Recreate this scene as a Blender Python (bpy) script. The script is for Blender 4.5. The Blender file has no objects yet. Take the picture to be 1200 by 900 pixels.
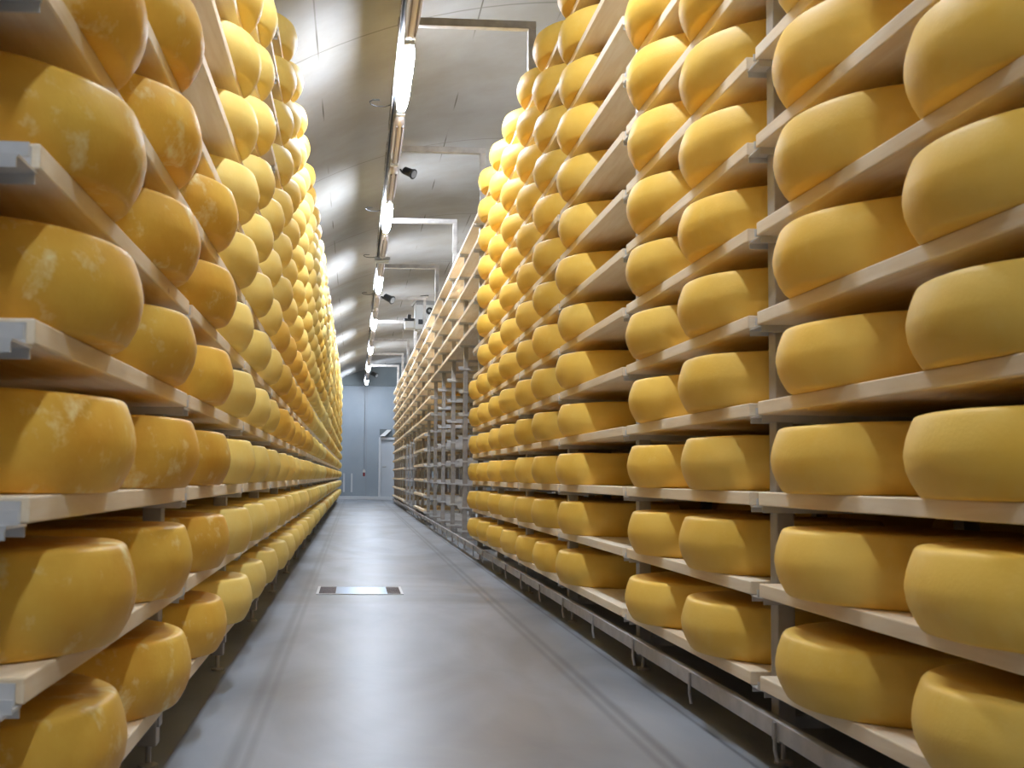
import bpy, bmesh, math, random
from mathutils import Vector, Matrix
random.seed(7)
C = bpy.context.scene.collection
PI = math.pi

# ------------------------------------------------------------------ dimensions (metres, floor z = 0, aisle along +Y)
D, P, H0 = 1.3, .2271, .6775          # bay length, shelf pitch, height of the shelf just under eye level
JC = 1.350                             # centre of joint 0 along the aisle
XR, XRP = 1.008, 1.058                 # right rack: board front edge, post front face
XL, XLP = -.4100, -.4670               # left rack
BW, BT = .56, .034                     # board width, thickness
R, T = .285, .146                      # cheese wheel
CAMZ = .7071
NJ = 23                                # joints 0..22
ROWS = list(range(-2, 11))
def jy(j): return JC + D*j
def rz(k): return H0 + P*k

# ------------------------------------------------------------------ camera
F = 1250.0
ya, pi_, ro = .05784, .05448, .00998
fx = Vector((math.cos(ya), -math.sin(ya), 0))
fw = Vector((math.sin(ya)*math.cos(pi_), math.cos(ya)*math.cos(pi_), math.sin(pi_)))
up = fx.cross(fw)
r2 = fx*math.cos(ro) + up*math.sin(ro)
u2 = up*math.cos(ro) - fx*math.sin(ro)
cd = bpy.data.cameras.new('camera'); cam = bpy.data.objects.new('camera', cd); C.objects.link(cam)
M = Matrix.Identity(4)
for i in range(3):
    M[i][0], M[i][1], M[i][2] = r2[i], u2[i], -fw[i]
M[2][3] = CAMZ
cam.matrix_world = M
cd.sensor_width = 36; cd.lens = F*36/1200
cd.shift_x = 111.1/1200; cd.shift_y = 40.6/1200
cd.clip_start = .05; cd.clip_end = 200
cd.dof.use_dof = True; cd.dof.focus_distance = 8.0; cd.dof.aperture_fstop = 10.0
bpy.context.scene.camera = cam
def proj(x, y, z):
    v = Vector((x, y, z - CAMZ)); d = v.dot(fw)
    if d < .05: return None
    return 600-111.1 + F*v.dot(r2)/d, 450+40.6 - F*v.dot(u2)/d, d

# ------------------------------------------------------------------ materials
def mat(name):
    m = bpy.data.materials.new(name); m.use_nodes = True
    nt = m.node_tree; return m, nt, nt.nodes['Principled BSDF']
def nd(nt, t, **kw):
    n = nt.nodes.new(t)
    for k, v in kw.items():
        if k in n.inputs: n.inputs[k].default_value = v
        else: setattr(n, k, v)
    return n
def lin(c):
    f = lambda u: u/12.92 if u <= .04045 else ((u+.055)/1.055)**2.4
    return tuple(f(x/255) for x in c) + (1,)
def ramp(nt, stops):
    r = nt.nodes.new('ShaderNodeValToRGB'); e = r.color_ramp.elements
    e[0].position, e[0].color = stops[0]; e[1].position, e[1].color = stops[1]
    for p, c in stops[2:]:
        x = e.new(p); x.color = c
    return r
def coords(nt, rnd=True, scale=(1, 1, 1)):
    tc = nt.nodes.new('ShaderNodeTexCoord'); mp = nt.nodes.new('ShaderNodeMapping')
    mp.inputs['Scale'].default_value = scale
    if rnd:
        oi = nt.nodes.new('ShaderNodeObjectInfo'); ml = nd(nt, 'ShaderNodeMath', operation='MULTIPLY'); ml.inputs[1].default_value = 37.0
        cb = nt.nodes.new('ShaderNodeCombineXYZ')
        nt.links.new(oi.outputs['Random'], ml.inputs[0])
        for i in range(3): nt.links.new(ml.outputs[0], cb.inputs[i])
        nt.links.new(cb.outputs[0], mp.inputs['Location'])
    nt.links.new(tc.outputs['Object'], mp.inputs['Vector'])
    return mp.outputs['Vector']
def plain(name, col, rough=.5, metal=0.0, spec=.5, emit=None, es=0):
    m, nt, b = mat(name)
    b.inputs['Base Color'].default_value = lin(col); b.inputs['Roughness'].default_value = rough
    b.inputs['Metallic'].default_value = metal; b.inputs['Specular IOR Level'].default_value = spec
    if emit:
        b.inputs['Emission Color'].default_value = emit; b.inputs['Emission Strength'].default_value = es
    return m

def cheese_mat(name, base, dark, pale, mott, patch, rough):
    m, nt, b = mat(name); L = nt.links.new
    v = coords(nt)
    n1 = nd(nt, 'ShaderNodeTexNoise', Scale=4.5, Detail=5.0, Roughness=.6)
    n2 = nd(nt, 'ShaderNodeTexNoise', Scale=16.0, Detail=4.0, Roughness=.65)
    n3 = nd(nt, 'ShaderNodeTexNoise', Scale=130.0, Detail=2.0)
    for n in (n1, n2, n3): L(v, n.inputs['Vector'])
    r1 = ramp(nt, [(.5-.28*mott, lin(dark)), (.5+.2, lin(base))]); L(n1.outputs['Fac'], r1.inputs['Fac'])
    r2_ = ramp(nt, [(.56, (0, 0, 0, 1)), (.74, (1, 1, 1, 1))]); L(n2.outputs['Fac'], r2_.inputs['Fac'])
    pm = nd(nt, 'ShaderNodeMath', operation='MULTIPLY'); pm.inputs[1].default_value = patch; L(r2_.outputs['Color'], pm.inputs[0])
    mx = nd(nt, 'ShaderNodeMix', data_type='RGBA'); L(pm.outputs[0], mx.inputs[0]); L(r1.outputs['Color'], mx.inputs[6]); mx.inputs[7].default_value = lin(pale)
    oi = nt.nodes.new('ShaderNodeObjectInfo')
    mr = nd(nt, 'ShaderNodeMapRange'); mr.inputs[3].default_value = .86; mr.inputs[4].default_value = 1.08; L(oi.outputs['Random'], mr.inputs[0])
    hs = nd(nt, 'ShaderNodeHueSaturation'); L(mr.outputs[0], hs.inputs['Value']); L(mx.outputs[2], hs.inputs['Color'])
    L(hs.outputs['Color'], b.inputs['Base Color'])
    bp = nd(nt, 'ShaderNodeBump', Strength=.18, Distance=.002); L(n3.outputs['Fac'], bp.inputs['Height']); L(bp.outputs[0], b.inputs['Normal'])
    b.inputs['Roughness'].default_value = rough; b.inputs['Specular IOR Level'].default_value = .25
    b.inputs['Coat Weight'].default_value = .03; b.inputs['Coat Roughness'].default_value = .35
    return m
M_SMOOTH = cheese_mat('cheese_rind_smooth', (246, 206, 104), (239, 192, 80), (247, 220, 134), .6, .25, .52)
M_PALE = cheese_mat('cheese_rind_pale', (247, 220, 134), (241, 206, 108), (249, 231, 162), .6, .3, .54)
M_GOLD = cheese_mat('cheese_rind_golden', (238, 196, 96), (224, 172, 66), (244, 216, 140), .9, .35, .52)
M_AGED = cheese_mat('cheese_rind_aged', (243, 202, 90), (214, 146, 42), (249, 232, 170), 1.3, 1.0, .48)

def wood_mat():
    m, nt, b = mat('spruce_board'); L = nt.links.new
    v = coords(nt, True, (9, .8, 9)); v2 = coords(nt, True, (1.2, .7, 1.2))
    w = nd(nt, 'ShaderNodeTexNoise', Scale=4.0, Detail=6.0, Roughness=.6, Distortion=.6); L(v, w.inputs['Vector'])
    w2 = nd(nt, 'ShaderNodeTexNoise', Scale=2.0, Detail=3.0); L(v2, w2.inputs['Vector'])
    r1 = ramp(nt, [(.3, lin((238, 220, 190))), (.7, lin((252, 241, 221)))]); L(w.outputs['Fac'], r1.inputs['Fac'])
    r3 = ramp(nt, [(.3, lin((243, 234, 220))), (.7, lin((255, 255, 255)))]); L(w2.outputs['Fac'], r3.inputs['Fac'])
    mx = nd(nt, 'ShaderNodeMix', data_type='RGBA', blend_type='MULTIPLY'); mx.inputs[0].default_value = 1
    L(r1.outputs['Color'], mx.inputs[6]); L(r3.outputs['Color'], mx.inputs[7])
    # knots
    vk = coords(nt, True, (3.0, 1.6, 3.0))
    vo = nd(nt, 'ShaderNodeTexVoronoi', Scale=1.6); L(vk, vo.inputs['Vector'])
    rk = ramp(nt, [(.02, (1, 1, 1, 1)), (.055, (0, 0, 0, 1))]); L(vo.outputs['Distance'], rk.inputs['Fac'])
    mk = nd(nt, 'ShaderNodeMix', data_type='RGBA'); L(rk.outputs['Color'], mk.inputs[0]); L(mx.outputs[2], mk.inputs[6]); mk.inputs[7].default_value = lin((150, 104, 64))
    L(mk.outputs[2], b.inputs['Base Color'])
    bp = nd(nt, 'ShaderNodeBump', Strength=.15, Distance=.002); L(w.outputs['Fac'], bp.inputs['Height']); L(bp.outputs[0], b.inputs['Normal'])
    b.inputs['Roughness'].default_value = .62; b.inputs['Specular IOR Level'].default_value = .3
    return m
M_WOOD = wood_mat()

def steel_mat(name, c1, c2, rough, metal):
    m, nt, b = mat(name); L = nt.links.new
    v = coords(nt, False, (3, 3, 3))
    n = nd(nt, 'ShaderNodeTexNoise', Scale=5.0, Detail=5.0); L(v, n.inputs['Vector'])
    r1 = ramp(nt, [(.35, lin(c1)), (.65, lin(c2))]); L(n.outputs['Fac'], r1.inputs['Fac']); L(r1.outputs['Color'], b.inputs['Base Color'])
    b.inputs['Roughness'].default_value = rough; b.inputs['Metallic'].default_value = metal
    return m
M_STEEL = steel_mat('galvanised_steel', (160, 154, 148), (180, 174, 168), .45, .25)
M_BRKT = steel_mat('stainless_bracket', (200, 199, 198), (216, 215, 214), .4, .15)
M_WHITE = plain('white_painted_steel', (214, 212, 208), .45)
M_GREY = plain('grey_plastic', (150, 152, 155), .5)
M_LGREY = plain('light_grey_enamel', (205, 207, 208), .45)
M_BLACK = plain('black_plastic', (34, 36, 38), .5)
M_RED = plain('red_plastic', (150, 40, 45), .5)
M_LIT = plain('lit_diffuser', (255, 255, 255), .4, emit=(.88, 1.0, 1.19, 1), es=1)
M_UNLIT = plain('unlit_diffuser', (206, 196, 196), .18, spec=.6)
M_TUBE = plain('switched_off_tube', (236, 232, 230), .3)
M_SHADE = plain('dark_reflector_strip', (120, 106, 108), .4)

def floor_mat():
    m, nt, b = mat('polished_concrete'); L = nt.links.new
    v = coords(nt, False, (1, .45, 1))
    n = nd(nt, 'ShaderNodeTexNoise', Scale=2.2, Detail=6.0, Roughness=.6, Distortion=.8); L(v, n.inputs['Vector'])
    n2 = nd(nt, 'ShaderNodeTexNoise', Scale=.9, Detail=3.0, Distortion=1.5); L(v, n2.inputs['Vector'])
    r1 = ramp(nt, [(.3, lin((140, 145, 152))), (.7, lin((164, 168, 173)))]); L(n.outputs['Fac'], r1.inputs['Fac'])
    r3 = ramp(nt, [(.40, lin((214, 209, 203))), (.56, (1, 1, 1, 1))]); L(n2.outputs['Fac'], r3.inputs['Fac'])
    mx = nd(nt, 'ShaderNodeMix', data_type='RGBA', blend_type='MULTIPLY'); mx.inputs[0].default_value = 1
    L(r1.outputs['Color'], mx.inputs[6]); L(r3.outputs['Color'], mx.inputs[7])
    # long tyre lines beside the racks
    tc = nt.nodes.new('ShaderNodeTexCoord'); sx = nt.nodes.new('ShaderNodeSeparateXYZ'); L(tc.outputs['Object'], sx.inputs[0])
    wob = nd(nt, 'ShaderNodeTexNoise', Scale=.35, Detail=1.0); L(tc.outputs['Object'], wob.inputs['Vector'])
    last = None
    for x0, w, s in ((.770, .010, .34), (.812, .012, .40), (-.258, .010, .28), (-.296, .014, .32), (1.0, .005, .55), (-.45, .005, .5)):
        a = nd(nt, 'ShaderNodeMath', operation='SUBTRACT'); L(sx.outputs[0], a.inputs[0]); a.inputs[1].default_value = x0
        a2 = nd(nt, 'ShaderNodeMath', operation='ABSOLUTE'); L(a.outputs[0], a2.inputs[0])
        g = nd(nt, 'ShaderNodeMapRange'); g.inputs[1].default_value = w*.4; g.inputs[2].default_value = w*1.9; g.inputs[3].default_value = s; g.inputs[4].default_value = 0
        L(a2.outputs[0], g.inputs[0])
        if last is None: last = g.outputs[0]
        else:
            mm = nd(nt, 'ShaderNodeMath', operation='MAXIMUM'); L(last, mm.inputs[0]); L(g.outputs[0], mm.inputs[1]); last = mm.outputs[0]
    m2 = nd(nt, 'ShaderNodeMix', data_type='RGBA'); L(last, m2.inputs[0]); L(mx.outputs[2], m2.inputs[6]); m2.inputs[7].default_value = lin((60, 56, 54))
    L(m2.outputs[2], b.inputs['Base Color'])
    rr = nd(nt, 'ShaderNodeMapRange'); rr.inputs[3].default_value = .28; rr.inputs[4].default_value = .5; L(n2.outputs['Fac'], rr.inputs[0]); L(rr.outputs[0], b.inputs['Roughness'])
    bp = nd(nt, 'ShaderNodeBump', Strength=.12, Distance=.01); L(n.outputs['Fac'], bp.inputs['Height']); L(bp.outputs[0], b.inputs['Normal'])
    return m
M_FLOOR = floor_mat()

def ceil_mat():
    m, nt, b = mat('vault_panels'); L = nt.links.new
    uv = nt.nodes.new('ShaderNodeUVMap'); uv.uv_map = 'UVMap'
    br = nd(nt, 'ShaderNodeTexBrick', Scale=1.0); br.offset = .5
    br.inputs['Brick Width'].default_value = 400; br.inputs['Row Height'].default_value = .62; br.inputs['Mortar Size'].default_value = .006
    br.inputs['Color1'].default_value = lin((168, 166, 163)); br.inputs['Color2'].default_value = lin((163, 161, 158)); br.inputs['Mortar'].default_value = lin((104, 99, 92))
    L(uv.outputs[0], br.inputs['Vector'])
    bn = nd(nt, 'ShaderNodeTexNoise', Scale=.9, Detail=1.0); L(uv.outputs[0], bn.inputs['Vector'])
    br_r = ramp(nt, [(.50, (0, 0, 0, 1)), (.60, (1, 1, 1, 1))]); L(bn.outputs['Fac'], br_r.inputs['Fac'])
    bmx = nd(nt, 'ShaderNodeMix', data_type='RGBA'); L(br_r.outputs['Color'], bmx.inputs[0]); bmx.inputs[6].default_value = lin((166, 164, 161)); L(br.outputs['Color'], bmx.inputs[7])
    su = nt.nodes.new('ShaderNodeSeparateXYZ'); L(uv.outputs[0], su.inputs[0])
    md = nd(nt, 'ShaderNodeMath', operation='PINGPONG'); md.inputs[1].default_value = 1.575; 
    ad = nd(nt, 'ShaderNodeMath', operation='ADD'); ad.inputs[1].default_value = .0; L(su.outputs[0], ad.inputs[0]); L(ad.outputs[0], md.inputs[0])
    g = nd(nt, 'ShaderNodeMapRange'); g.inputs[1].default_value = .004; g.inputs[2].default_value = .014; g.inputs[3].default_value = .75; g.inputs[4].default_value = 0; L(md.outputs[0], g.inputs[0])
    mx = nd(nt, 'ShaderNodeMix', data_type='RGBA'); L(g.outputs[0], mx.inputs[0]); L(bmx.outputs[2], mx.inputs[6]); mx.inputs[7].default_value = lin((120, 116, 110))
    n = nd(nt, 'ShaderNodeTexNoise', Scale=1.2, Detail=5.0, Roughness=.6); tc = nt.nodes.new('ShaderNodeTexCoord'); L(tc.outputs['Object'], n.inputs['Vector'])
    r = ramp(nt, [(.35, lin((236, 232, 224))), (.65, (1, 1, 1, 1))]); L(n.outputs['Fac'], r.inputs['Fac'])
    m2 = nd(nt, 'ShaderNodeMix', data_type='RGBA', blend_type='MULTIPLY'); m2.inputs[0].default_value = 1; L(mx.outputs[2], m2.inputs[6]); L(r.outputs['Color'], m2.inputs[7])
    L(m2.outputs[2], b.inputs['Base Color']); b.inputs['Roughness'].default_value = .7
    bp = nd(nt, 'ShaderNodeBump', Strength=.25, Distance=.03); L(n.outputs['Fac'], bp.inputs['Height']); L(bp.outputs[0], b.inputs['Normal'])
    return m
M_CEIL = ceil_mat()
def wall_mat(name, c1, c2, rough):
    m, nt, b = mat(name); L = nt.links.new
    v = coords(nt, False)
    n = nd(nt, 'ShaderNodeTexNoise', Scale=1.1, Detail=5.0); L(v, n.inputs['Vector'])
    r1 = ramp(nt, [(.35, lin(c1)), (.65, lin(c2))]); L(n.outputs['Fac'], r1.inputs['Fac']); L(r1.outputs['Color'], b.inputs['Base Color'])
    b.inputs['Roughness'].default_value = rough
    return m
M_WALL = wall_mat('blue_grey_wall_panel', (146, 156, 163), (156, 165, 172), .38)
M_BACKW = wall_mat('grey_wall', (150, 150, 148), (160, 160, 158), .7)
M_DARKTRIM = wall_mat('dark_green_grey_header', (96, 104, 106), (112, 119, 119), .5)
M_DOOR = wall_mat('door_grey', (178, 184, 190), (190, 195, 200), .35)

# ------------------------------------------------------------------ mesh helpers
def new_obj(name, bm, m, parent=None, smooth=False):
    me = bpy.data.meshes.new(name); bm.normal_update(); bm.to_mesh(me); bm.free()
    for mm in (m if isinstance(m, (list, tuple)) else [m]): me.materials.append(mm)
    if smooth: me.polygons.foreach_set('use_smooth', [True]*len(me.polygons))
    o = bpy.data.objects.new(name, me); C.objects.link(o)
    if parent: o.parent = parent
    return o
def box(bm, x0, x1, y0, y1, z0, z1, bev=0, mi=0):
    vs = [bm.verts.new((x, y, z)) for x in (x0, x1) for y in (y0, y1) for z in (z0, z1)]
    fs = [bm.faces.new([vs[i] for i in f]) for f in ((0, 1, 3, 2), (4, 6, 7, 5), (0, 4, 5, 1), (2, 3, 7, 6), (0, 2, 6, 4), (1, 5, 7, 3))]
    for f in fs: f.material_index = mi
    if bev:
        es = list({e for f in fs for e in f.edges})
        bmesh.ops.bevel(bm, geom=es, offset=bev, segments=2, affect='EDGES', profile=.5)
def tube(bm, pts, r, n=10, cap=True):
    pts = [Vector(p) for p in pts]; rs = r if isinstance(r, (list, tuple)) else [r]*len(pts)
    rings = []
    for i, p in enumerate(pts):
        d = (pts[min(i+1, len(pts)-1)] - pts[max(i-1, 0)]).normalized()
        a = Vector((0, 0, 1)) if abs(d.z) < .9 else Vector((1, 0, 0))
        u = d.cross(a).normalized(); w = d.cross(u)
        rings.append([bm.verts.new(p + (u*math.cos(2*PI*k/n) + w*math.sin(2*PI*k/n))*rs[i]) for k in range(n)])
    for a, b in zip(rings, rings[1:]):
        for k in range(n): bm.faces.new((a[k], a[(k+1) % n], b[(k+1) % n], b[k]))
    if cap: bm.faces.new(rings[0][::-1]); bm.faces.new(rings[-1])
def tag(o, label=None, cat=None, group=None, kind=None):
    if label: o['label'] = label
    if cat: o['category'] = cat
    if group: o['group'] = group
    if kind: o['kind'] = kind
    return o
def empty(name, loc, label, cat, group=None):
    o = bpy.data.objects.new(name, None); C.objects.link(o); o.location = loc; o.empty_display_size = .1
    return tag(o, label, cat, group)
def copy_tree(o, parent=None):
    c = o.copy(); C.objects.link(c)
    if parent: c.parent = parent
    for ch in o.children: copy_tree(ch, c)
    return c
ORD = ['', 'first', 'second', 'third', 'fourth', 'fifth', 'sixth', 'seventh', 'eighth', 'ninth', 'tenth', 'eleventh', 'twelfth', 'thirteenth',
       'fourteenth', 'fifteenth', 'sixteenth', 'seventeenth', 'eighteenth', 'nineteenth', 'twentieth', 'twenty-first', 'twenty-second']

# ------------------------------------------------------------------ the setting
Y0, Y1 = -3.0, 32.6
VX, VR, VZ = 1.65, 4.5, CAMZ + 3.48 - 4.5     # vault axis x, radius, axis height
half = math.acos(-VZ/VR) if VZ < 0 else PI/2 + math.asin(VZ/VR)
xw = math.sqrt(VR**2 - VZ**2)
bm = bmesh.new(); box(bm, VX-xw-.15, VX+xw+.15, Y0-.15, Y1+.15, -.15, 0)
tag(new_obj('floor', bm, M_FLOOR), kind='structure')
bm = bmesh.new(); uvl = bm.loops.layers.uv.new('UVMap'); N = 72; prev = None
ang = [half - 2*half*i/N for i in range(N+1)]
def vp(a, r, y): return (VX - math.sin(a)*r, y, VZ + math.cos(a)*r)
ys = [Y0, Y1]
grid = [[bm.verts.new(vp(a, VR, y)) for y in ys] for a in ang]
gout = [[bm.verts.new(vp(a, VR+.12, y)) for y in ys] for a in ang]
for i in range(N):
    f = bm.faces.new((grid[i][0], grid[i+1][0], grid[i+1][1], grid[i][1]))
    for lp, (ii, jj) in zip(f.loops, ((i, 0), (i+1, 0), (i+1, 1), (i, 1))): lp[uvl].uv = (ys[jj] + 1.9, ang[ii]*VR + 20.3)
    f.smooth = True
    bm.faces.new((gout[i][0], gout[i][1], gout[i+1][1], gout[i+1][0]))
    for s in (0, 1): bm.faces.new((grid[i][s], gout[i][s], gout[i+1][s], grid[i+1][s]))
for i in (0, N): bm.faces.new((grid[i][0], grid[i][1], gout[i][1], gout[i][0]))
tag(new_obj('ceiling', bm, M_CEIL), kind='structure')
def end_wall(name, y, m, th):
    bm = bmesh.new()
    a = [bm.verts.new(vp(t, VR+.1, y)) for t in ang]; b = [bm.verts.new(vp(t, VR+.1, y+th)) for t in ang]
    bm.faces.new(a); bm.faces.new(b[::-1])
    for i in range(len(a)): j = (i+1) % len(a); bm.faces.new((a[i], b[i], b[j], a[j]))
    return tag(new_obj(name, bm, m), kind='structure')
end_wall('wall_back', Y1, M_WALL, .15)
end_wall('wall_front', Y0-.15, M_BACKW, .15)
# dark header above the end wall panel, pale skirting, panel seam and doorway
bm = bmesh.new(); zt = CAMZ + 2.76
xs = [VX-2.9 + 5.8*i/24 for i in range(25)]
lo = [bm.verts.new((x, Y1-.10, zt)) for x in xs]; hi = [bm.verts.new((x, Y1-.10, VZ + math.sqrt(VR**2-(x-VX)**2) - .004)) for x in xs]
lo2 = [bm.verts.new((x, Y1-.002, zt)) for x in xs]; hi2 = [bm.verts.new((x, Y1-.002, VZ + math.sqrt(VR**2-(x-VX)**2) - .004)) for x in xs]
for i in range(24):
    for q in ((lo, hi), (hi, hi2), (hi2, lo2), (lo2, lo)): bm.faces.new((q[0][i], q[0][i+1], q[1][i+1], q[1][i]))
tag(new_obj('trim_1', bm, M_DARKTRIM), kind='structure')
bm = bmesh.new(); box(bm, -1.6, 1.35, Y1-.16, Y1-.002, .0, .10, .006); tag(new_obj('baseboard_back', bm, M_LGREY), kind='structure')
bm = bmesh.new(); box(bm, .335, .35, Y1-.03, Y1-.002, .102, zt-.002); tag(new_obj('trim_2', bm, M_GREY), kind='structure')
dr = bpy.data.objects.new('door_1', None); C.objects.link(dr); dr.location = (.95, Y1-.02, .1); tag(dr, kind='structure')
bm = bmesh.new(); box(bm, -.16, .55, -.04, .015, .004, 1.72, .004); new_obj('door_panel', bm, M_DOOR, dr)
bm = bmesh.new(); box(bm, -.23, -.162, -.10, .015, .004, 1.80, .004); box(bm, -.16, .6, -.10, .015, 1.725, 1.80, .004); new_obj('door_frame', bm, M_LGREY, dr)
bm = bmesh.new(); tube(bm, [(-.10, -.045, .9), (-.10, -.10, .9), (.0, -.10, .9)], .012, 8); new_obj('door_handle', bm, M_STEEL, dr)

# tilted emergency light over the doorway
t = empty('emergency_light', (.88, Y1-.12, 1.93), 'white tilted emergency light box above the far doorway', 'light')
bm = bmesh.new(); box(bm, -.14, .24, -.02, .015, -.01, .22, .004); new_obj('back_plate', bm, M_DARKTRIM, t)
bm = bmesh.new()
v = [bm.verts.new(p) for p in ((-.14, -.10, .0), (.02, -.10, .0), (.22, -.04, .2), (.08, -.04, .2), (-.14, -.03, .0), (.02, -.03, .0), (.22, -.02, .2), (.08, -.02, .2))]
for f in ((0, 1, 2, 3), (7, 6, 5, 4), (0, 4, 5, 1), (1, 5, 6, 2), (2, 6, 7, 3), (3, 7, 4, 0)): bm.faces.new([v[i] for i in f])
new_obj('lens', bm, M_WHITE, t)
# two upright bars on the end wall
for q, (x, side) in enumerate(((-.33, 'left'), (-.095, 'right'))):
    bm = bmesh.new(); box(bm, -.028, .028, -.035, 0, 0, .57, .006)
    o = new_obj('wall_bumper', bm, M_LGREY); o.location = (x, Y1-.003, .22)
    tag(o, f'{side} one of two white upright bumper strips on the far wall', 'bumper', 'upright bumper strips on the far wall')

# ------------------------------------------------------------------ cheese wheels
def wheel_mesh(name, m, seed, n=56, low=False, var=1.0):
    rnd = random.Random(seed); bm = bmesh.new()
    b = 1 + rnd.uniform(-.015, .015)*var
    prof = [(0, 0), (.875, 0), (.900, .010), (.914, .035), (.930, .085), (.962, .20), (.987, .33), (1.0, .49), (.998, .57), (.985, .71), (.966, .83), (.952, .905), (.942, .95), (.928, .98), (.905, .996), (.87, 1.0), (0, 1.0 - .004)]
    if low: n = 20; prof = [(0, 0), (.89, 0), (.94, .11), (1.0, .49), (.975, .78), (.945, .95), (.90, 1), (0, 1)]
    ph = [rnd.uniform(0, 2*PI) for _ in range(6)]
    rings = []
    for r_, z_ in prof:
        if r_ == 0: rings.append([bm.verts.new((0, 0, z_*T*b))]); continue
        ring = []
        for i in range(n):
            a = 2*PI*i/n
            w = 1 + var*(.004*math.sin(2*a+ph[0]) + .0025*math.sin(3*a+ph[1]) + .0012*math.sin(9*a+ph[2]))
            zz = z_*T*b*(1 + var*.012*math.sin(a+ph[3])) + (0 if z_ == 0 else var*.0008*math.sin(5*a+ph[4]))
            ring.append(bm.verts.new((R*r_*w*math.cos(a), R*r_*w*math.sin(a), zz)))
        rings.append(ring)
    for a, b_ in zip(rings, rings[1:]):
        for i in range(n):
            j = (i+1) % n
            if len(a) == 1: bm.faces.new((a[0], b_[j], b_[i]))
            elif len(b_) == 1: bm.faces.new((a[i], a[j], b_[0]))
            else: bm.faces.new((a[i], a[j], b_[j], b_[i]))
    for f in bm.faces: f.smooth = True
    me = bpy.data.meshes.new(name); bm.normal_update(); bm.to_mesh(me); bm.free(); me.materials.append(m)
    return me
WM = {k: [wheel_mesh('cheese_wheel_'+k, m, 11*i+j) for j in range(4)] for i, (k, m) in enumerate((('smooth', M_SMOOTH), ('pale', M_PALE), ('aged', M_AGED), ('golden', M_GOLD)))}
def far_mat(name, cols, sc_):
    m, nt, b = mat(name); L = nt.links.new
    tc = nt.nodes.new('ShaderNodeTexCoord'); vo = nd(nt, 'ShaderNodeTexVoronoi', Scale=sc_); L(tc.outputs['Object'], vo.inputs['Vector'])
    sx = nt.nodes.new('ShaderNodeSeparateColor'); L(vo.outputs['Color'], sx.inputs[0])
    r = ramp(nt, [(.2, lin(cols[0])), (.8, lin(cols[2])), (.5, lin(cols[1]))]); L(sx.outputs[0], r.inputs['Fac']); L(r.outputs['Color'], b.inputs['Base Color'])
    b.inputs['Roughness'].default_value = .5; b.inputs['Specular IOR Level'].default_value = .35
    return m
M_FAR = far_mat('cheese_rinds_far', [(245, 220, 140), (241, 206, 112), (232, 184, 78)], 1.6)
def low_template(m):
    me = wheel_mesh('tmp', m, 3, low=True, var=0)
    vs = [tuple(v.co) for v in me.vertices]; fs = [tuple(p.vertices) for p in me.polygons]; bpy.data.meshes.remove(me); return vs, fs
LOWV, LOWF = low_template(M_PALE)
def joined(name, items, V, Fc, m, smooth):
    vs, fs = [], []
    for x, y, z, a in items:
        o = len(vs); ca, sa = math.cos(a), math.sin(a)
        vs += [(x + p[0]*ca - p[1]*sa, y + p[0]*sa + p[1]*ca, z + p[2]) for p in V]
        fs += [tuple(o+i for i in f) for f in Fc]
    me = bpy.data.meshes.new(name); me.from_pydata(vs, [], fs); me.materials.append(m)
    if smooth: me.polygons.foreach_set('use_smooth', [True]*len(fs))
    ob = bpy.data.objects.new(name, me); C.objects.link(ob); return ob

def in_frame(pts):
    ps = [proj(*p) for p in pts]
    ps = [p for p in ps if p]
    if len(ps) < len(pts): return False
    x0, x1 = min(p[0] for p in ps), max(p[0] for p in ps); y0, y1 = min(p[1] for p in ps), max(p[1] for p in ps)
    return x1 > 3 and x0 < 1197 and y1 > 3 and y0 < 897

wheels = []      # (side, j, q, k, x, y, z, kind)
for side in ('right', 'left'):
    xc = (.937 + R) if side == 'right' else -(.340 + R)
    for j in range(-2, 21):
        for q, s in ((0, .268), (1, .738)):
            for k in ROWS:
                if side == 'right':
                    if j > 5 or (j == 2 and q == 0) or (j == 5 and q == 1 and k > 3): continue
                    kind = 'smooth'
                else:
                    if j < 0 or (j == 1 and q == 0 and k >= 4) or (j == 2 and q == 1 and k >= 6): continue
                    kind = 'aged' if (j < 1 or (j == 1 and q == 0)) else ('golden' if (j >= 3 and (j*7 + (k+2)//3*5) % 11 in (0, 4, 7)) else 'pale')
                wheels.append((side, j, q, k, xc + random.uniform(-.007, .007), jy(j) + s*D + random.uniform(-.010, .010) - (.03 if j == 0 and (side == 'right') == (q == 1) else 0), rz(k) + .0005, kind))
def wheel_vis(w):
    _, _, _, _, x, y, z, _ = w
    if y < .5: return None
    xi = x - R*(1 if x > 0 else -1)
    if not in_frame([(xi, y, z), (xi, y, z+T), (x, y-R, z), (x, y+R, z+T)]): return None
    return proj(x, y, z)[2]
vis = sorted([(wheel_vis(w), i) for i, w in enumerate(wheels) if wheel_vis(w)])
single = {i for _, i in vis[:300]}
look = {'smooth': 'smooth tan', 'pale': 'pale yellow', 'aged': 'mottled orange', 'golden': 'deep golden'}
rest = {'right': [], 'left': []}
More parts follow.
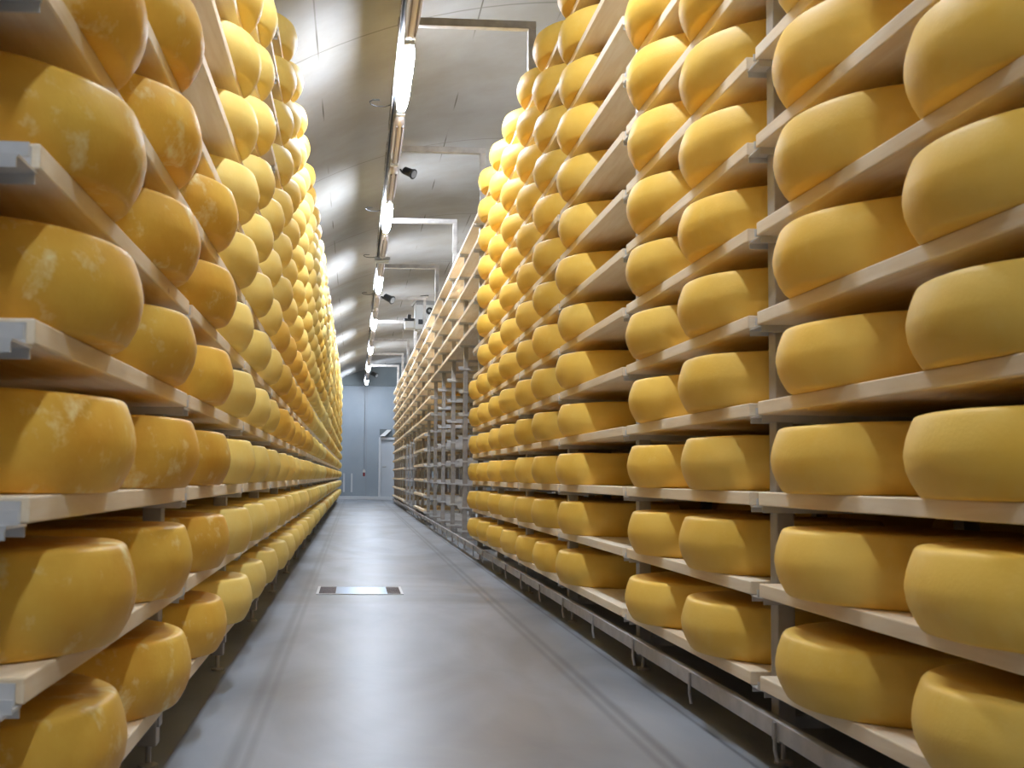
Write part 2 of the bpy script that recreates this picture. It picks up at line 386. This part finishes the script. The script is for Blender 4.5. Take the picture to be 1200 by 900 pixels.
for i, w in enumerate(wheels):
    side, j, q, k, x, y, z, kind = w
    if i not in single: rest[side].append((x, y, z, random.uniform(0, 6))); continue
    o = bpy.data.objects.new('cheese', random.choice(WM[kind])); C.objects.link(o)
    o.location = (x, y, z); o.rotation_euler = (0, 0, random.uniform(0, 2*PI))
    shelf = 'bottom shelf' if k == -2 else ('top shelf' if k == 10 else ORD[k+3] + ' shelf up')
    if side == 'right' and (j == 2 or (j == 5 and k > 3)): pos = 'alone on its board'
    elif side == 'left' and ((j == 1 and k >= 4) or (j == 2 and k >= 6)): pos = 'alone on its board'
    else: pos = ('nearer' if q == 0 else 'farther') + ' of two'
    tag(o, f'{look[kind]} cheese wheel, {side} rack, {ORD[j+1]} bay back, {shelf}, {pos}', 'cheese wheel', f'cheese wheels on the {side} rack')
for side in rest:
    o = joined('cheeses', rest[side], LOWV, LOWF, M_FAR, True)
    tag(o, 'many small yellow cheese wheels far down the left rack' if side == 'left' else 'yellow cheese wheels on the highest shelves of the right rack, nearest bays', 'cheese wheels', kind='stuff')

# ------------------------------------------------------------------ boards
BL = D - .060
def board_mesh():
    bm = bmesh.new(); box(bm, -BW/2, BW/2, -BL/2, BL/2, -BT, 0, .003)
    me = bpy.data.meshes.new('shelf_board'); bm.normal_update(); bm.to_mesh(me); bm.free(); me.materials.append(M_WOOD); return me
BM = board_mesh()
BV = [(x, y, z) for x in (-BW/2, BW/2) for y in (-BL/2, BL/2) for z in (-BT, 0)]
BF = [(0, 1, 3, 2), (4, 6, 7, 5), (0, 4, 5, 1), (2, 3, 7, 6), (0, 2, 6, 4), (1, 5, 7, 3)]
boards = []
for side in ('right', 'left'):
    xc = XR + BW/2 if side == 'right' else XL - BW/2
    for j in range(-2, 21):
        for k in ROWS:
            if side == 'left' and j < 0: continue
            if side == 'right' and j >= 6:
                if k <= 3 and (j < 11 or 13 <= j < 16): continue
                if k in (4, 5) and j < 10: continue
            boards.append((side, j, k, xc, jy(j) + D/2, rz(k)))
def board_vis(b):
    side, j, k, x, y, z = b
    if y < .9: return None
    xi = x - BW/2*(1 if x > 0 else -1)
    if not in_frame([(xi, y-BL/2, z), (xi, y+BL/2, z)]): return None
    return proj(x, y, z)[2]
vis = sorted([(board_vis(b), i) for i, b in enumerate(boards) if board_vis(b)])
single = {i for _, i in vis[:300]}
restb = {'right': [], 'left': []}
for i, b in enumerate(boards):
    side, j, k, x, y, z = b
    if i not in single: restb[side].append((x, y, z, 0)); continue
    o = bpy.data.objects.new('shelf_board', BM); C.objects.link(o)
    o.location = (x, y, z)
    shelf = 'bottom shelf' if k == -2 else ('top shelf' if k == 10 else ORD[k+3] + ' shelf up')
    if side == 'right' and j >= 6: st = 'empty pale spruce board'; tail = 'no wheels on it'
    else:
        one = (side == 'right' and j == 2) or (side == 'left' and ((j == 1 and k >= 4) or (j == 2 and k >= 6))) or (side == 'right' and j == 5 and k > 3)
        st = 'pale spruce board'; tail = 'carrying one wheel' if one else 'carrying two wheels'
    tag(o, f'{st}, {side} rack, {ORD[j+1]} bay back, {shelf}, {tail}', 'shelf board', f'spruce boards on the {side} rack')
for side in restb:
    if restb[side]:
        o = joined('shelf_boards', restb[side], BV, BF, M_WOOD, False)
        tag(o, f'thin pale spruce boards of the far bays and out of reach shelves, {side} rack', 'shelf boards', kind='stuff')

# ------------------------------------------------------------------ racks
TOPZ = rz(10) + .10
def post_mesh():
    bm = bmesh.new(); box(bm, -.0225, .0225, -.0235, .0235, .055, TOPZ, .003)
    me = bpy.data.meshes.new('post'); bm.to_mesh(me); bm.free(); me.materials.append(M_STEEL); return me
PM = post_mesh()
def foot_mesh():
    bm = bmesh.new(); tube(bm, [(0, 0, .004), (0, 0, .056)], .008, 8); tube(bm, [(0, 0, .0005), (0, 0, .008), (0, 0, .012)], [.024, .024, .012], 12)
    me = bpy.data.meshes.new('foot'); bm.to_mesh(me); bm.free(); me.materials.append(M_STEEL); return me
FM = foot_mesh()
# one bracket: plate under two board ends, channel below it, upright web with a bent lip in the gap
def bracket_geo(s):        # s=+1 right rack, -1 left; x measured from the board front edge inwards
    bm = bmesh.new()
    def bx(x0, x1, y0, y1, z0, z1):
        a, b = sorted((x0*s, x1*s)); box(bm, a, b, y0, y1, z0, z1)
    bx(.006, BW-.01, -.040, .040, -BT-.0045, -BT-.0005)
    bx(.008, BW-.01, -.040, -.037, -BT-.018, -BT-.0045); bx(.008, BW-.01, .037, .040, -BT-.018, -BT-.0045)
    bx(-.003, .043, -.027, -.024, -BT, -.016)
    bx(.052 if s > 0 else .010, BW-.01, .0245, .0275, -BT, -.006)
    me = bpy.data.meshes.new('bracket'); bm.to_mesh(me); vs = [tuple(v.co) for v in bm.verts]; fs = [tuple(v.index for v in f.verts) for f in bm.faces]
    bm.free(); me.materials.append(M_BRKT); return me, vs, fs
def make_rack(x_front, x_post, s, label, rail, lo_j, hi_j, nsingle, name='cheese_rack'):
    t = empty(name, (x_post, jy(lo_j), 0), label, 'rack')
    oy = jy(lo_j)
    for j in range(lo_j, hi_j+1):
        for xo in (.0225, BW-.055):
            o = bpy.data.objects.new('post', PM); C.objects.link(o); o.parent = t; o.location = (s*xo, jy(j)-oy, 0)
            f = bpy.data.objects.new('foot', FM); C.objects.link(f); f.parent = o
    me, V, Fc = bracket_geo(s)
    xb = x_front - x_post
    lst = []
    for j in range(lo_j, hi_j+1):
        for k in ROWS: lst.append((xb, jy(j)-oy, rz(k), j))
    def sz(l):
        p = proj(l[0]+x_post, l[1]+oy, l[2])
        if not p or not (-20 < p[0] < 1220 and -20 < p[1] < 920): return 1e3
        return p[2]
    lst.sort(key=sz)
    for x, y, z, j in lst[:nsingle]:
        o = bpy.data.objects.new('shelf_bracket', me); C.objects.link(o); o.parent = t; o.location = (x, y, z)
    if lst[nsingle:]:
        o = joined('shelf_bracket', [(x, y, z, 0) for x, y, z, j in lst[nsingle:]], V, Fc, M_BRKT, False); o.parent = t; o['kind'] = 'stuff'
    # cross ties between front and back post
    a, b = sorted((s*.046, s*(BW-.078))); bm = bmesh.new(); box(bm, a, b, -.012, .012, -.015, .015)
    tie = new_obj('cross_tie', bm, M_STEEL, t); tie.location = (0, 0, .105)
    for j in range(lo_j, hi_j+1):
        for z in (.105, TOPZ-.02):
            if j == lo_j and z < 1: continue
            o = tie.copy(); C.objects.link(o); o.location = (0, jy(j)-oy, z)
    if rail:
        bm = bmesh.new()
        for j in range(lo_j, hi_j):
            y0 = jy(j)-oy + .0; a, b = sorted((xb*1 + s*.003, xb + s*.028))
            box(bm, a, b, y0 - .10, y0 + D - .103, .090, .134, .002)
        new_obj('guide_rail', bm, M_STEEL, t)
        pme = None
        for j in range(lo_j, hi_j):
            for h in (0, .5):
                if pme is None:
                    bm = bmesh.new(); tube(bm, [(0, 0, .132), (0, 0, .070), (.004*s, -.004, .040)], .0045, 6); pme = bpy.data.meshes.new('rail_pin'); bm.to_mesh(pme); bm.free(); pme.materials.append(M_STEEL)
                o = bpy.data.objects.new('rail_pin', pme); C.objects.link(o); o.parent = t; o.location = (xb - s*.0025, jy(j)-oy-.13+h*D, 0)
        bm = bmesh.new()
        for j in range(lo_j, hi_j):
            a, b = sorted((xb + s*.0285, -s*.0005)); box(bm, a, b, jy(j)-oy-.02, jy(j)-oy+.02, .10, .125)
        new_obj('rail_bracket', bm, M_STEEL, t)
    else:
        bm = bmesh.new()
        for j in range(lo_j, hi_j+1):
            a, b = sorted((-s*.0005, -s*.006)); box(bm, a, b, jy(j)-oy-.02, jy(j)-oy+.022, .10, .165, .001)
        new_obj('foot_plate', bm, M_STEEL, t)
    return t
make_rack(XR, XRP, 1, 'tall grey steel rack along the right side of the aisle', True, -2, 21, 100)
make_rack(XL, XLP, -1, 'tall grey steel rack along the left side, filled to the end', False, 0, 21, 100)

# racks of the neighbouring aisle, glimpsed between the empty posts
XB = 1.70 + BW
def make_back_rack(x_front, s, label, bays, rows, name='cheese_rack'):
    t = empty(name, (x_front, jy(5), 0), label, 'rack'); oy = jy(5)
    for j in range(-2, 22):
        for xo in (.06, BW-.055):
            o = bpy.data.objects.new('post', PM); C.objects.link(o); o.parent = t; o.location = (s*xo, jy(j)-oy, 0)
    me, V, Fc = bracket_geo(s)
    o = joined('shelf_bracket', [(0, jy(j)-oy, rz(k), 0) for j in range(-2, 22) for k in ROWS], V, Fc, M_BRKT, False); o.parent = t; o['kind'] = 'stuff'
    bi, wi = [], []
    for j in bays:
        for k in rows(j):
            bi.append((x_front + s*BW/2, jy(j)+D/2, rz(k), 0))
            for q in (.268, .738): wi.append((x_front + s*BW/2, jy(j)+q*D, rz(k)+.0005, random.random()*6))
    return bi, wi
b1, w1 = make_back_rack(XB, -1, 'steel rack standing back to back behind the right rack', range(-2, 21), lambda j: ROWS if j < 5 else (range(1, 9) if j < 12 else range(2, 11)))
b2, w2 = make_back_rack(3.72, 1, 'steel rack on the far side of the neighbouring aisle', range(5, 21), lambda j: range(0, 7))
o = joined('shelf_boards', b1+b2, BV, BF, M_WOOD, False); tag(o, 'spruce boards of the racks in the neighbouring aisle, behind the empty posts', 'shelf boards', kind='stuff')
o = joined('cheeses', w1+w2, LOWV, LOWF, M_SMOOTH, True); tag(o, 'shaded orange cheese wheels in the neighbouring aisle, seen between empty steel posts', 'cheese wheels', kind='stuff')

# ------------------------------------------------------------------ lamps, tray, arms
LX, LZ = .312, CAMZ + 2.75
t = empty('cable_tray', (.262, 5.0, LZ), 'long grey perforated cable tray running under the vault beside the lamps', 'cable tray')
bm = bmesh.new(); box(bm, -.022, .09, -1.0, 26.85, .062, .066); box(bm, -.022, -.018, -1.0, 26.85, .030, .066); new_obj('tray_channel', bm, M_STEEL, t)
bm = bmesh.new()
for i in range(120): box(bm, -.0235, -.0215, -.8+i*.23, -.8+i*.23+.13, .04, .052)
new_obj('tray_slots', bm, M_BLACK, t)['kind'] = 'stuff'
bm = bmesh.new(); tube(bm, [(-.008, -1+i*.93, .050 + .003*(i % 2)) for i in range(31)], .006, 6); new_obj('cable', bm, M_BLACK, t)

def capsule(bm, L, w, h, z0, n=14, endr=.10):
    # long shallow bowl: half-round section below z0, rounded plan at both ends
    rings = []
    for f, sc in [(0, .02), (.008, .4), (.03, .66), (.08, .84), (.16, .95), (.25, 1)] + [(.75, 1), (.84, .95), (.92, .84), (.97, .66), (.992, .4), (1, .02)]:
        y = (f-.5)*L
        rings.append([bm.verts.new((w*sc*math.cos(PI*k/n), y, z0 - h*(.35+.65*sc)*math.sin(PI*k/n)**.8)) for k in range(n+1)])
    for a, b in zip(rings, rings[1:]):
        for k in range(n): bm.faces.new((a[k], b[k], b[k+1], a[k+1]))
        bm.faces.new((a[n], b[n], b[0], a[0]))
    bm.faces.new(rings[0]); bm.faces.new(rings[-1][::-1])
def fixture(lit, label, y, x=LX, z=LZ, group='ceiling lamps over the aisle'):
    t = empty('ceiling_lamp', (x, y, z), label, 'lamp', group)
    bm = bmesh.new(); box(bm, -.034, .034, -.635, .635, .0125, .050, .006); new_obj('housing', bm, M_GREY, t)
    bm = bmesh.new(); capsule(bm, 1.17, .046, .066, .012); new_obj('diffuser', bm, M_LIT if lit else M_UNLIT, t, True)
    if not lit:
        for dx in (-.021, .021):
            bm = bmesh.new(); box(bm, dx-.006, dx+.006, -.47, .47, -.056, -.040, .002); new_obj('reflector_strip', bm, M_SHADE, t)
    for s in (-1, 1):
        bm = bmesh.new(); box(bm, -.034, .034, -.634 if s < 0 else .590, -.590 if s < 0 else .634, -.010, .012, .003); new_obj('end_cap', bm, M_LGREY, t)
    return t
pitch = 1.325; y0 = 6.62+.635
fixture(False, 'switched off lamp at the top edge of the photo, nearest in the row', y0-pitch)
fixture(False, 'switched off lamp above the top edge of the photo', y0-2*pitch)
fixture(True, 'lit lamp over the near end of the aisle, above the photo edge', y0-3*pitch)
fixture(True, 'lit lamp over the aisle behind the viewpoint', y0-6*pitch)
for n in range(7):
    wl = ['nearest', 'second nearest', 'third', 'fourth', 'fifth', 'sixth', 'farthest'][n]
    wn = ORD[n+1]
    fixture(True, f'{wl} brightly lit tube lamp along the vault above the aisle', y0+3*pitch*n)
    if n < 6:
        fixture(False, f'switched off lamp just beyond the {wn} lit lamp', y0+3*pitch*n+pitch)
        fixture(False, f'switched off lamp just before the {ORD[n+2]} lit lamp', y0+3*pitch*n+2*pitch)
for n in range(4):
    fixture(True, f'lit tube lamp hidden behind the right rack, {ORD[n+1]} in the neighbouring aisle', 8.5+6*n, 3.0, LZ, 'lamps of the neighbouring aisle')

# square tube arms carrying the lamp line, one on every second post
ax = XRP + .0225
for n, j in enumerate(range(4, 22, 2)):
    y = jy(j)
    t = empty('lamp_arm', (ax, y, 0), f'{ORD[n+1]} square grey steel arm reaching from the right rack to the lamps', 'support arm', 'steel arms holding the lamp row')
    zt_ = CAMZ + 2.83
    bm = bmesh.new(); box(bm, .235-ax, .025, -.025, .025, zt_-.004, zt_+.046, .003); new_obj('crossbar', bm, M_STEEL, t)
    bm = bmesh.new(); box(bm, -.025, .025, -.0245, .0245, CAMZ+2.50, zt_-.0045, .003); new_obj('upright', bm, M_STEEL, t)
    bm = bmesh.new(); box(bm, -.02, .46, -.019, .019, CAMZ+2.455, CAMZ+2.4995, .003); new_obj('base_bar', bm, M_STEEL, t)
    bm = bmesh.new(); box(bm, -.0225, .0225, -.02, .02, TOPZ+.0005, CAMZ+2.4545, .002); new_obj('post_sleeve', bm, M_STEEL, t)
# small cable loops sticking out of the tray towards the vault
for n, y in enumerate((7.9, 11.1, 13.5, 16.3)):
    bm = bmesh.new(); tube(bm, [(.238, y+.02, LZ+.055), (.19, y+.05, LZ+.050), (.13, y+.055, LZ+.052), (.085, y+.03, LZ+.058), (.075, y-.01, LZ+.064), (.10, y-.045, LZ+.066), (.15, y-.05, LZ+.064)], .0045, 6)
    o = new_obj('cable_loop', bm, M_BLACK); tag(o, f'thin dark cable loop sticking out of the lamp tray, {ORD[n+1]} from the camera', 'cable', 'cable loops beside the lamps')

def spot(y, label, m=M_BLACK, sc=1.0, x=.405):
    t = empty('spotlight', (x, y, LZ), label, 'spotlight', 'small spotlights beside the lamp row')
    bm = bmesh.new(); tube(bm, [(-.03*sc, .02, .03), (-.012*sc, .01, .0), (.012*sc, 0, -.015)], .009*sc, 8); new_obj('arm', bm, m, t)
    d = Vector((.62, -.45, -.38)).normalized(); c = Vector((.045, 0, .0))*sc
    bm = bmesh.new(); tube(bm, [c - d*.055*sc, c - d*.045*sc, c + d*.03*sc, c + d*.06*sc, c + d*.062*sc], [.026*sc, .036*sc, .038*sc, .048*sc, .040*sc], 14); new_obj('lamp_head', bm, m, t)
    bm = bmesh.new(); tube(bm, [c + d*.0625*sc, c + d*.066*sc], .034*sc, 14); new_obj('lens', bm, M_GREY, t)
    return t
spot(9.5, 'small black spotlight clipped beside the lamp row after the second arm')
spot(16.35, 'small dark spotlight just beyond the third lit lamp', M_BLACK, 1.4, .42)
spot(28.7, 'dark spotlight by the lamps near the far wall', M_BLACK, 1.5, .42)
t = empty('junction_box', (.31, 13.36, LZ), 'flat grey junction box hung across the lamp row', 'junction box')
bm = bmesh.new(); box(bm, -.10, .10, -.06, .06, -.03, .011, .004); new_obj('lid', bm, M_GREY, t)
bm = bmesh.new(); box(bm, -.085, .085, -.05, .05, -.055, -.0305, .004); new_obj('body', bm, M_LGREY, t)

# pull cord
t = empty('pull_switch', (.26, 30.2, CAMZ+.10), 'red and white pull switch hanging on a long cord before the far wall', 'pull switch')
bm = bmesh.new(); tube(bm, [(0, 0, .10), (0, 0, 2.62)], .008, 6); new_obj('cord', bm, M_GREY, t)
bm = bmesh.new(); tube(bm, [(0, 0, .10), (0, 0, .08), (0, 0, .03), (0, 0, .01)], [.012, .03, .045, .04], 12); new_obj('switch_cap', bm, M_WHITE, t)
bm = bmesh.new(); tube(bm, [(0, 0, .009), (0, 0, -.02), (0, 0, -.09), (0, 0, -.10)], [.02, .030, .030, .012], 12); new_obj('handle', bm, M_RED, t)

# grey control unit carried on top of the right rack
t = empty('control_unit', (.90, 17.6, CAMZ+2.42), 'light grey control unit with black dial on top of the right rack', 'control unit')
t.location = (.95, 17.3, CAMZ+2.41)
bm = bmesh.new(); box(bm, 0, .34, 0, .30, .0, .44, .012); new_obj('housing', bm, M_LGREY, t)
bm = bmesh.new(); box(bm, .02, .32, -.012, -.001, .40, .47, .006); new_obj('top_cover', bm, M_GREY, t)
bm = bmesh.new(); tube(bm, [(.235, -.001, .30), (.235, -.035, .30)], .058, 20); d_ = new_obj('dial', bm, M_BLACK, t)
bm = bmesh.new(); tube(bm, [(.235, -.036, .30), (.235, -.045, .30)], .024, 12); new_obj('knob', bm, M_GREY, d_)
bm = bmesh.new(); box(bm, .055, .19, -.014, -.001, .08, .16, .004); new_obj('display', bm, M_BLACK, t)
bm = bmesh.new(); box(bm, -.16, -.002, .05, .25, .02, .14, .006); new_obj('gearbox', bm, M_LGREY, t)
bm = bmesh.new(); box(bm, -.17, -.002, .06, .24, .16, .185, .004); box(bm, -.12, -.06, .10, .20, .1855, .255, .004); new_obj('motor', bm, M_BLACK, t)
bm = bmesh.new(); tube(bm, [(-.06, -.03, .38), (-.0, -.03, .46), (.08, -.03, .52), (.2, -.03, .53)], .016, 8); new_obj('conduit', bm, M_WHITE, t)
bm = bmesh.new(); tube(bm, [(-.05, .02, .37), (.02, .02, .47), (.09, .02, .545), (.22, .02, .56)], .010, 8); new_obj('cable', bm, M_BLACK, t)
bm = bmesh.new(); box(bm, .05, .30, .04, .26, -.03, -.001, .003); new_obj('mounting_plate', bm, M_STEEL, t)
bm = bmesh.new()
for i in range(9): tube(bm, [(-.19, .08, .10-.03*i), (-.19-.012*(i % 2), .08, .10-.03*(i+1))], .007, 6)
new_obj('chain', bm, M_STEEL, t)

# floor drain
t = empty('floor_drain', (.04, 6.655, 0), 'flat steel drain cover set in the concrete floor of the aisle', 'drain')
bm = bmesh.new()
for a in ((-.262, .262, -.22, -.205), (-.262, .262, .205, .22), (-.262, -.247, -.2045, .2045), (.247, .262, -.2045, .2045)): box(bm, a[0], a[1], a[2], a[3], .0005, .004)
new_obj('frame', bm, M_BRKT, t)
bm = bmesh.new(); box(bm, -.145, .165, -.2045, .2045, .0005, .0035); new_obj('cover_plate', bm, plain('blue_tinted_steel', (132, 152, 176), .3, .5), t)
bm = bmesh.new()
for i in range(7):
    box(bm, -.246, -.147, -.20+i*.058, -.20+i*.058+.03, .0005, .003); box(bm, .167, .246, -.20+i*.058, -.20+i*.058+.03, .0005, .003)
new_obj('grate', bm, plain('rusty_grate', (120, 108, 106), .6, .3), t)

# ------------------------------------------------------------------ light and colour
LITE = 106.0
M_LIT.node_tree.nodes['Principled BSDF'].inputs['Emission Strength'].default_value = LITE
w = bpy.data.worlds.new('world'); bpy.context.scene.world = w; w.use_nodes = True
w.node_tree.nodes['Background'].inputs[0].default_value = (.5, .5, .5, 1); w.node_tree.nodes['Background'].inputs[1].default_value = .02
sc = bpy.context.scene
sc.cycles.max_bounces = 12; sc.cycles.diffuse_bounces = 5; sc.cycles.glossy_bounces = 4
vs_ = sc.view_settings; vs_.view_transform = 'Standard'; vs_.look = 'None'; vs_.gamma = 1; vs_.use_curve_mapping = False; vs_.exposure = 0.53
